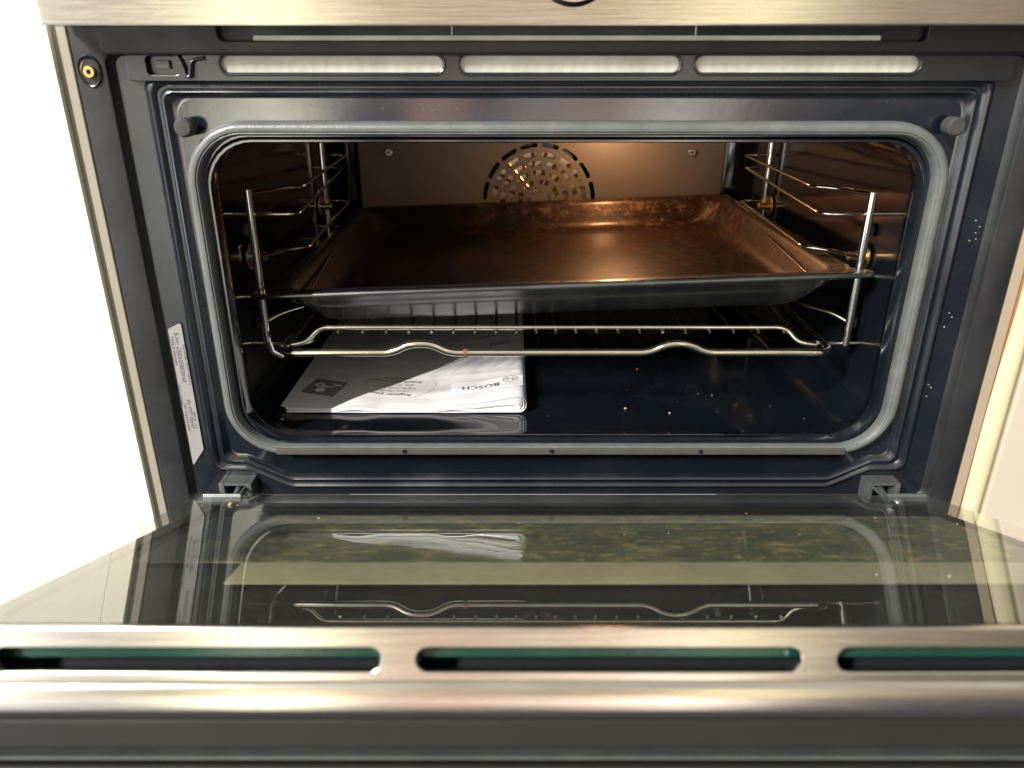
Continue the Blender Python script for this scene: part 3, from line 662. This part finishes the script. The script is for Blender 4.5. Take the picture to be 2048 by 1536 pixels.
def grid_plate(x0, x1, y0, y1, shape=None):
    bm = bmesh.new(); n = 24; g = {}
    for i in range(n + 1):
        for j in range(9):
            g[i, j] = bm.verts.new((x0 + (x1 - x0) * i / n, y0 + (y1 - y0) * j / 8, 0))
    for i in range(n):
        for j in range(8):
            f = bm.faces.new((g[i, j], g[i + 1, j], g[i + 1, j + 1], g[i, j + 1]))
    if shape:
        bmesh.ops.delete(bm, geom=[v for v in bm.verts if ((v.co.x) / ((x1 - x0) / 2)) ** 2 + ((v.co.y) / ((y1 - y0) / 2)) ** 2 > 1.0], context='VERTS')
    me = bpy.data.meshes.new('g'); bm.to_mesh(me); bm.free(); return me
link('title_patch', on_cover(grid_plate(-.0300, .0300, -.0115, .0115), -.0560, .0905, .00035, 0), M['coverpale'], cov, 60)
# ellipse print as a fan of rings
bm = bmesh.new(); rr_ = [[bm.verts.new((.0335 * f * math.cos(a), .0300 * f * math.sin(a), 0)) for a in [2 * math.pi * k / 40 for k in range(40)]] for f in (.02, .25, .5, .75, 1)]
for A_, B_ in zip(rr_, rr_[1:]):
    for j in range(40): bm.faces.new((A_[j], B_[j], B_[(j + 1) % 40], A_[(j + 1) % 40]))
bm.faces.new(rr_[0]); me = bpy.data.meshes.new('e'); bm.to_mesh(me); bm.free()
link('oval_print', on_cover(me, -.1330, .1060, .00030, 0), M['coveroval'], cov, 60)
link('brand_lettering', on_cover(text_mesh('BOSCH', .0094, .00022, 1.05), -.0610, .0885, .00055), M['ink'], cov, 0)
# round emblem: two rings with an armature shape inside
bm = bmesh.new()
def ring2(bm, r0, r1, a0=0, a1=360, n=40):
    p = [[bm.verts.new((r * math.cos(R(a0 + (a1 - a0) * k / n)), r * math.sin(R(a0 + (a1 - a0) * k / n)), 0)) for k in range(n + 1)] for r in (r0, r1)]
    for k in range(n): bm.faces.new((p[0][k], p[1][k], p[1][k + 1], p[0][k + 1]))
ring2(bm, .0058, .0063); ring2(bm, .0040, .0044, -58, 58, 20); ring2(bm, .0040, .0044, 122, 238, 20)
for x0, x1, y0, y1 in ((-.0022, -.0018, -.0036, .0036), (.0018, .0022, -.0036, .0036), (-.0022, .0022, -.0011, -.0007), (-.0022, .0022, .0007, .0011)):
    q = [bm.verts.new(p) for p in ((x0, y0, 0), (x1, y0, 0), (x1, y1, 0), (x0, y1, 0))]; bm.faces.new(q)
me = bpy.data.meshes.new('em'); bm.to_mesh(me); bm.free()
link('round_emblem', on_cover(me, -.0365, .0960, .00058), M['ink'], cov, 0)
link('logo_box', on_cover(grid_plate(-.0145, .0145, -.0155, .0155), -.1925, .0965, .00035, -12), M['logoink'], cov, 60)
bm = bmesh.new(); ring2(bm, .0018, .0042); me = bpy.data.meshes.new('l'); bm.to_mesh(me); bm.free(); link('logo_leaf', on_cover(me, -.1975, .1015, .0006), M['coverpale'], cov, 0)
bm = bmesh.new(); ring2(bm, .0001, .0040); me = bpy.data.meshes.new('l'); bm.to_mesh(me); bm.free(); link('logo_leaf', on_cover(me, -.1950, .0905, .0006), M['coverpale'], cov, 0)
bm = bmesh.new(); q = [bm.verts.new(p) for p in ((0, 0, 0), (-.012, -.0016, 0), (-.002, -.0048, 0))]; bm.faces.new(q); me = bpy.data.meshes.new('l'); bm.to_mesh(me); bm.free(); link('logo_leaf', on_cover(me, -.1960, .0955, .0006), M['coverpale'], cov, 0)
link('logo_lettering', on_cover(text_mesh('My', .0065, .0001), -.1835, .1020, .0006), M['coverpale'], cov, 0)
yy = .0845
for s_, b_, m_, dx in (('Register your', .00005, 'ink', .004), ('new device on', 0, 'inkpale', 0), ('MyBosch now and', 0, 'inkpale', .0), ('get free benefits', 0, 'inkpale', 0), ('bosch-home.com/', .00005, 'ink', .004), ('welcome', .00005, 'ink', .006)):
    link('cover_text', on_cover(text_mesh(s_, .0064, b_), -.1400 + dx, yy, .0005, 176), M[m_], cov, 0); yy += .0068
link('cover_text', on_cover(text_mesh('- Mandatory', .0062), -.0560, .2180, .0005, 196), M['ink'], cov, 0)
link('cover_text', on_cover(text_mesh('[en]', .0120), -.0470, .1900, .0005, 180), M['ink'], cov, 0)

# ================================================================== crumbs
def blob(name, x, y, z, r, m, label, group=None):
    bm = bmesh.new(); bmesh.ops.create_icosphere(bm, subdivisions=2, radius=r)
    for v in bm.verts: v.co = Vector((v.co.x * random.uniform(.8, 1.5), v.co.y * random.uniform(.7, 1.2), v.co.z * .6)) * random.uniform(.85, 1.15)
    me = from_bm(bm); o = link(name, me, m, None, 60); o.location = (x, y, z + r * .5); o.rotation_euler = (0, 0, random.uniform(0, 6))
    o['label'] = label; o['category'] = 'crumb'
    if group: o['group'] = group
    return o
blob('crumb', .0560, .0640, ZF, .0012, M['crumb'], 'orange brown crumb on the oven floor right of the booklet')
blob('crumb', -.2140, .0430, ZF, .0014, M['whitespeck'], 'pale white crumb in the front left corner of the oven floor')
blob('crumb', .0900, .0560, ZF, .0008, M['whitespeck'], 'small white crumb on the oven floor near its front edge')
blob('crumb', .0790, .1500, ZF, .0008, M['crumb'], 'small tan crumb on the oven floor below the front bar of the shelf')
for k in range(7):
    blob('crumb', random.uniform(-.02, .20), random.uniform(.035, .12), ZF, random.uniform(.0002, .0004), random.choice([M['crumb'], M['whitespeck']]), 'tiny speck of food scattered on the oven floor', 'tiny specks on the oven floor')
p_ = D(-.2100, .0330, -.0002); blob('crumb', p_.x, p_.y, p_.z, .0013, M['crumb'], 'cream crumb on the door glass near the left hinge')
for k in range(16):
    p_ = D(random.uniform(-.225, .21), random.uniform(.01, .2), -.0001)
    blob('crumb', p_.x, p_.y, p_.z - .0002, random.uniform(.0002, .0004), random.choice([M['crumb'], M['whitespeck'], M['whitespeck']]), 'tiny pale crumb sprinkled on the door glass', 'tiny crumbs on the door glass')
for (x, z) in ((.2655, -.0905), (.2690, -.0945), (.2672, -.0985), (.2683, -.1025), (.2645, -.1035), (.2625, -.1530), (.2650, -.1560), (.2615, -.1630), (.2600, -.2060), (.2620, -.2080), (.2605, -.2150)):
    o = blob('glint_speck', x, .0058, z, .00045, M['whitespeck'], 'white speck standing in for a glint on the right side of the oven frame', 'white specks on the right side of the frame'); o['category'] = 'speck'  # reflected glints painted in as small white blobs

# ================================================================== CABINETS
lc = thing('kitchen_cabinet', 'bright white sunlit kitchen cabinet on the left of the oven with a grey edge strip', 'cabinet', (-.50, .05, -.9))
box('edge_strip', -.3060, -.2975, .004, .56, -.9, .60, M['greyedge'], lc, .0008)
box('inner_strip', -.2974, -.2950, .006, .05, -.9, .60, M['tan'], lc, .0004)
box('drawer_front', -.95, -.3222, .000, .02, -.9, -.3543, M['cream'], lc, .0004)
box('drawer_front', -.95, -.3222, .000, .02, -.3540, -.0640, M['cream'], lc, .0004)
box('drawer_front', -.95, -.3222, .000, .02, -.0637, .0150, M['cream'], lc, .0004)
box('cabinet_door', -.95, -.3222, .000, .02, .0153, .60, M['cream'], lc, .0004)
box('stile_or_glow_strip', -.3221, -.3062, .0, .02, -.9, .60, M['creamglow'], lc, .0008)  # added strip; warm glow beside the oven put into its colour
box('carcass_side', -.95, -.3064, .0201, .56, -.9, .60, M['cream'], lc, .0004)
box('lower_panel', -.2945, .2945, .002, .02, -.9, -.3200, M['white'], lc, .0006)
rc = thing('kitchen_cabinet', 'cream kitchen cabinet on the right of the oven with a worn brown edge', 'cabinet', (.50, .05, -.9))
box('edge_strip', .2950, .3032, .002, .56, -.9, .60, M['tan'], rc, .0012)
# worn chipboard showing in a wavy gap
bm = bmesh.new(); n = 60; c0 = []; 
for i in range(n + 1):
    z = -.34 + .66 * i / n; w = .0006 + .0026 * math.exp(-((z + .13) / .06) ** 2) + .0012 * math.exp(-((z + .33) / .05) ** 2)
    c0.append((bm.verts.new((.3031, .004, z)), bm.verts.new((.3048 + w, .004, z)), bm.verts.new((.3048 + w, .010, z))))
for a, b_ in zip(c0, c0[1:]):
    for j in range(2): bm.faces.new((a[j], a[j + 1], b_[j + 1], b_[j]))
link('worn_edge', from_bm(bm), M['wood'], rc)
bm = bmesh.new(); c0 = []
for i in range(n + 1):
    z = -.9 + 1.5 * i / n; w = .0022 * math.exp(-((z + .13) / .06) ** 2) + .0012 * math.exp(-((z + .33) / .05) ** 2)
    ring_ = [(.3046 + w, .50), (.3046 + w, .0035), (.3066 + w * .5, .0010), (.3145, -.0005), (.3175, .0008), (.3195, .0035), (.3220, .0045), (.3220, .50)]
    c0.append([bm.verts.new((x, y, z)) for x, y in ring_])
for a, b_ in zip(c0, c0[1:]):
    for j in range(7): bm.faces.new((a[j], a[j + 1], b_[j + 1], b_[j]))
link('stile_or_glow_strip', from_bm(bm), M['creamdull'], rc, 50)
box('cabinet_door', .3225, .95, .0030, .02, -.9, .60, M['beige'], rc, .0015)

for o in list(COL.objects):
    if o.get('_local'): del o['_local']
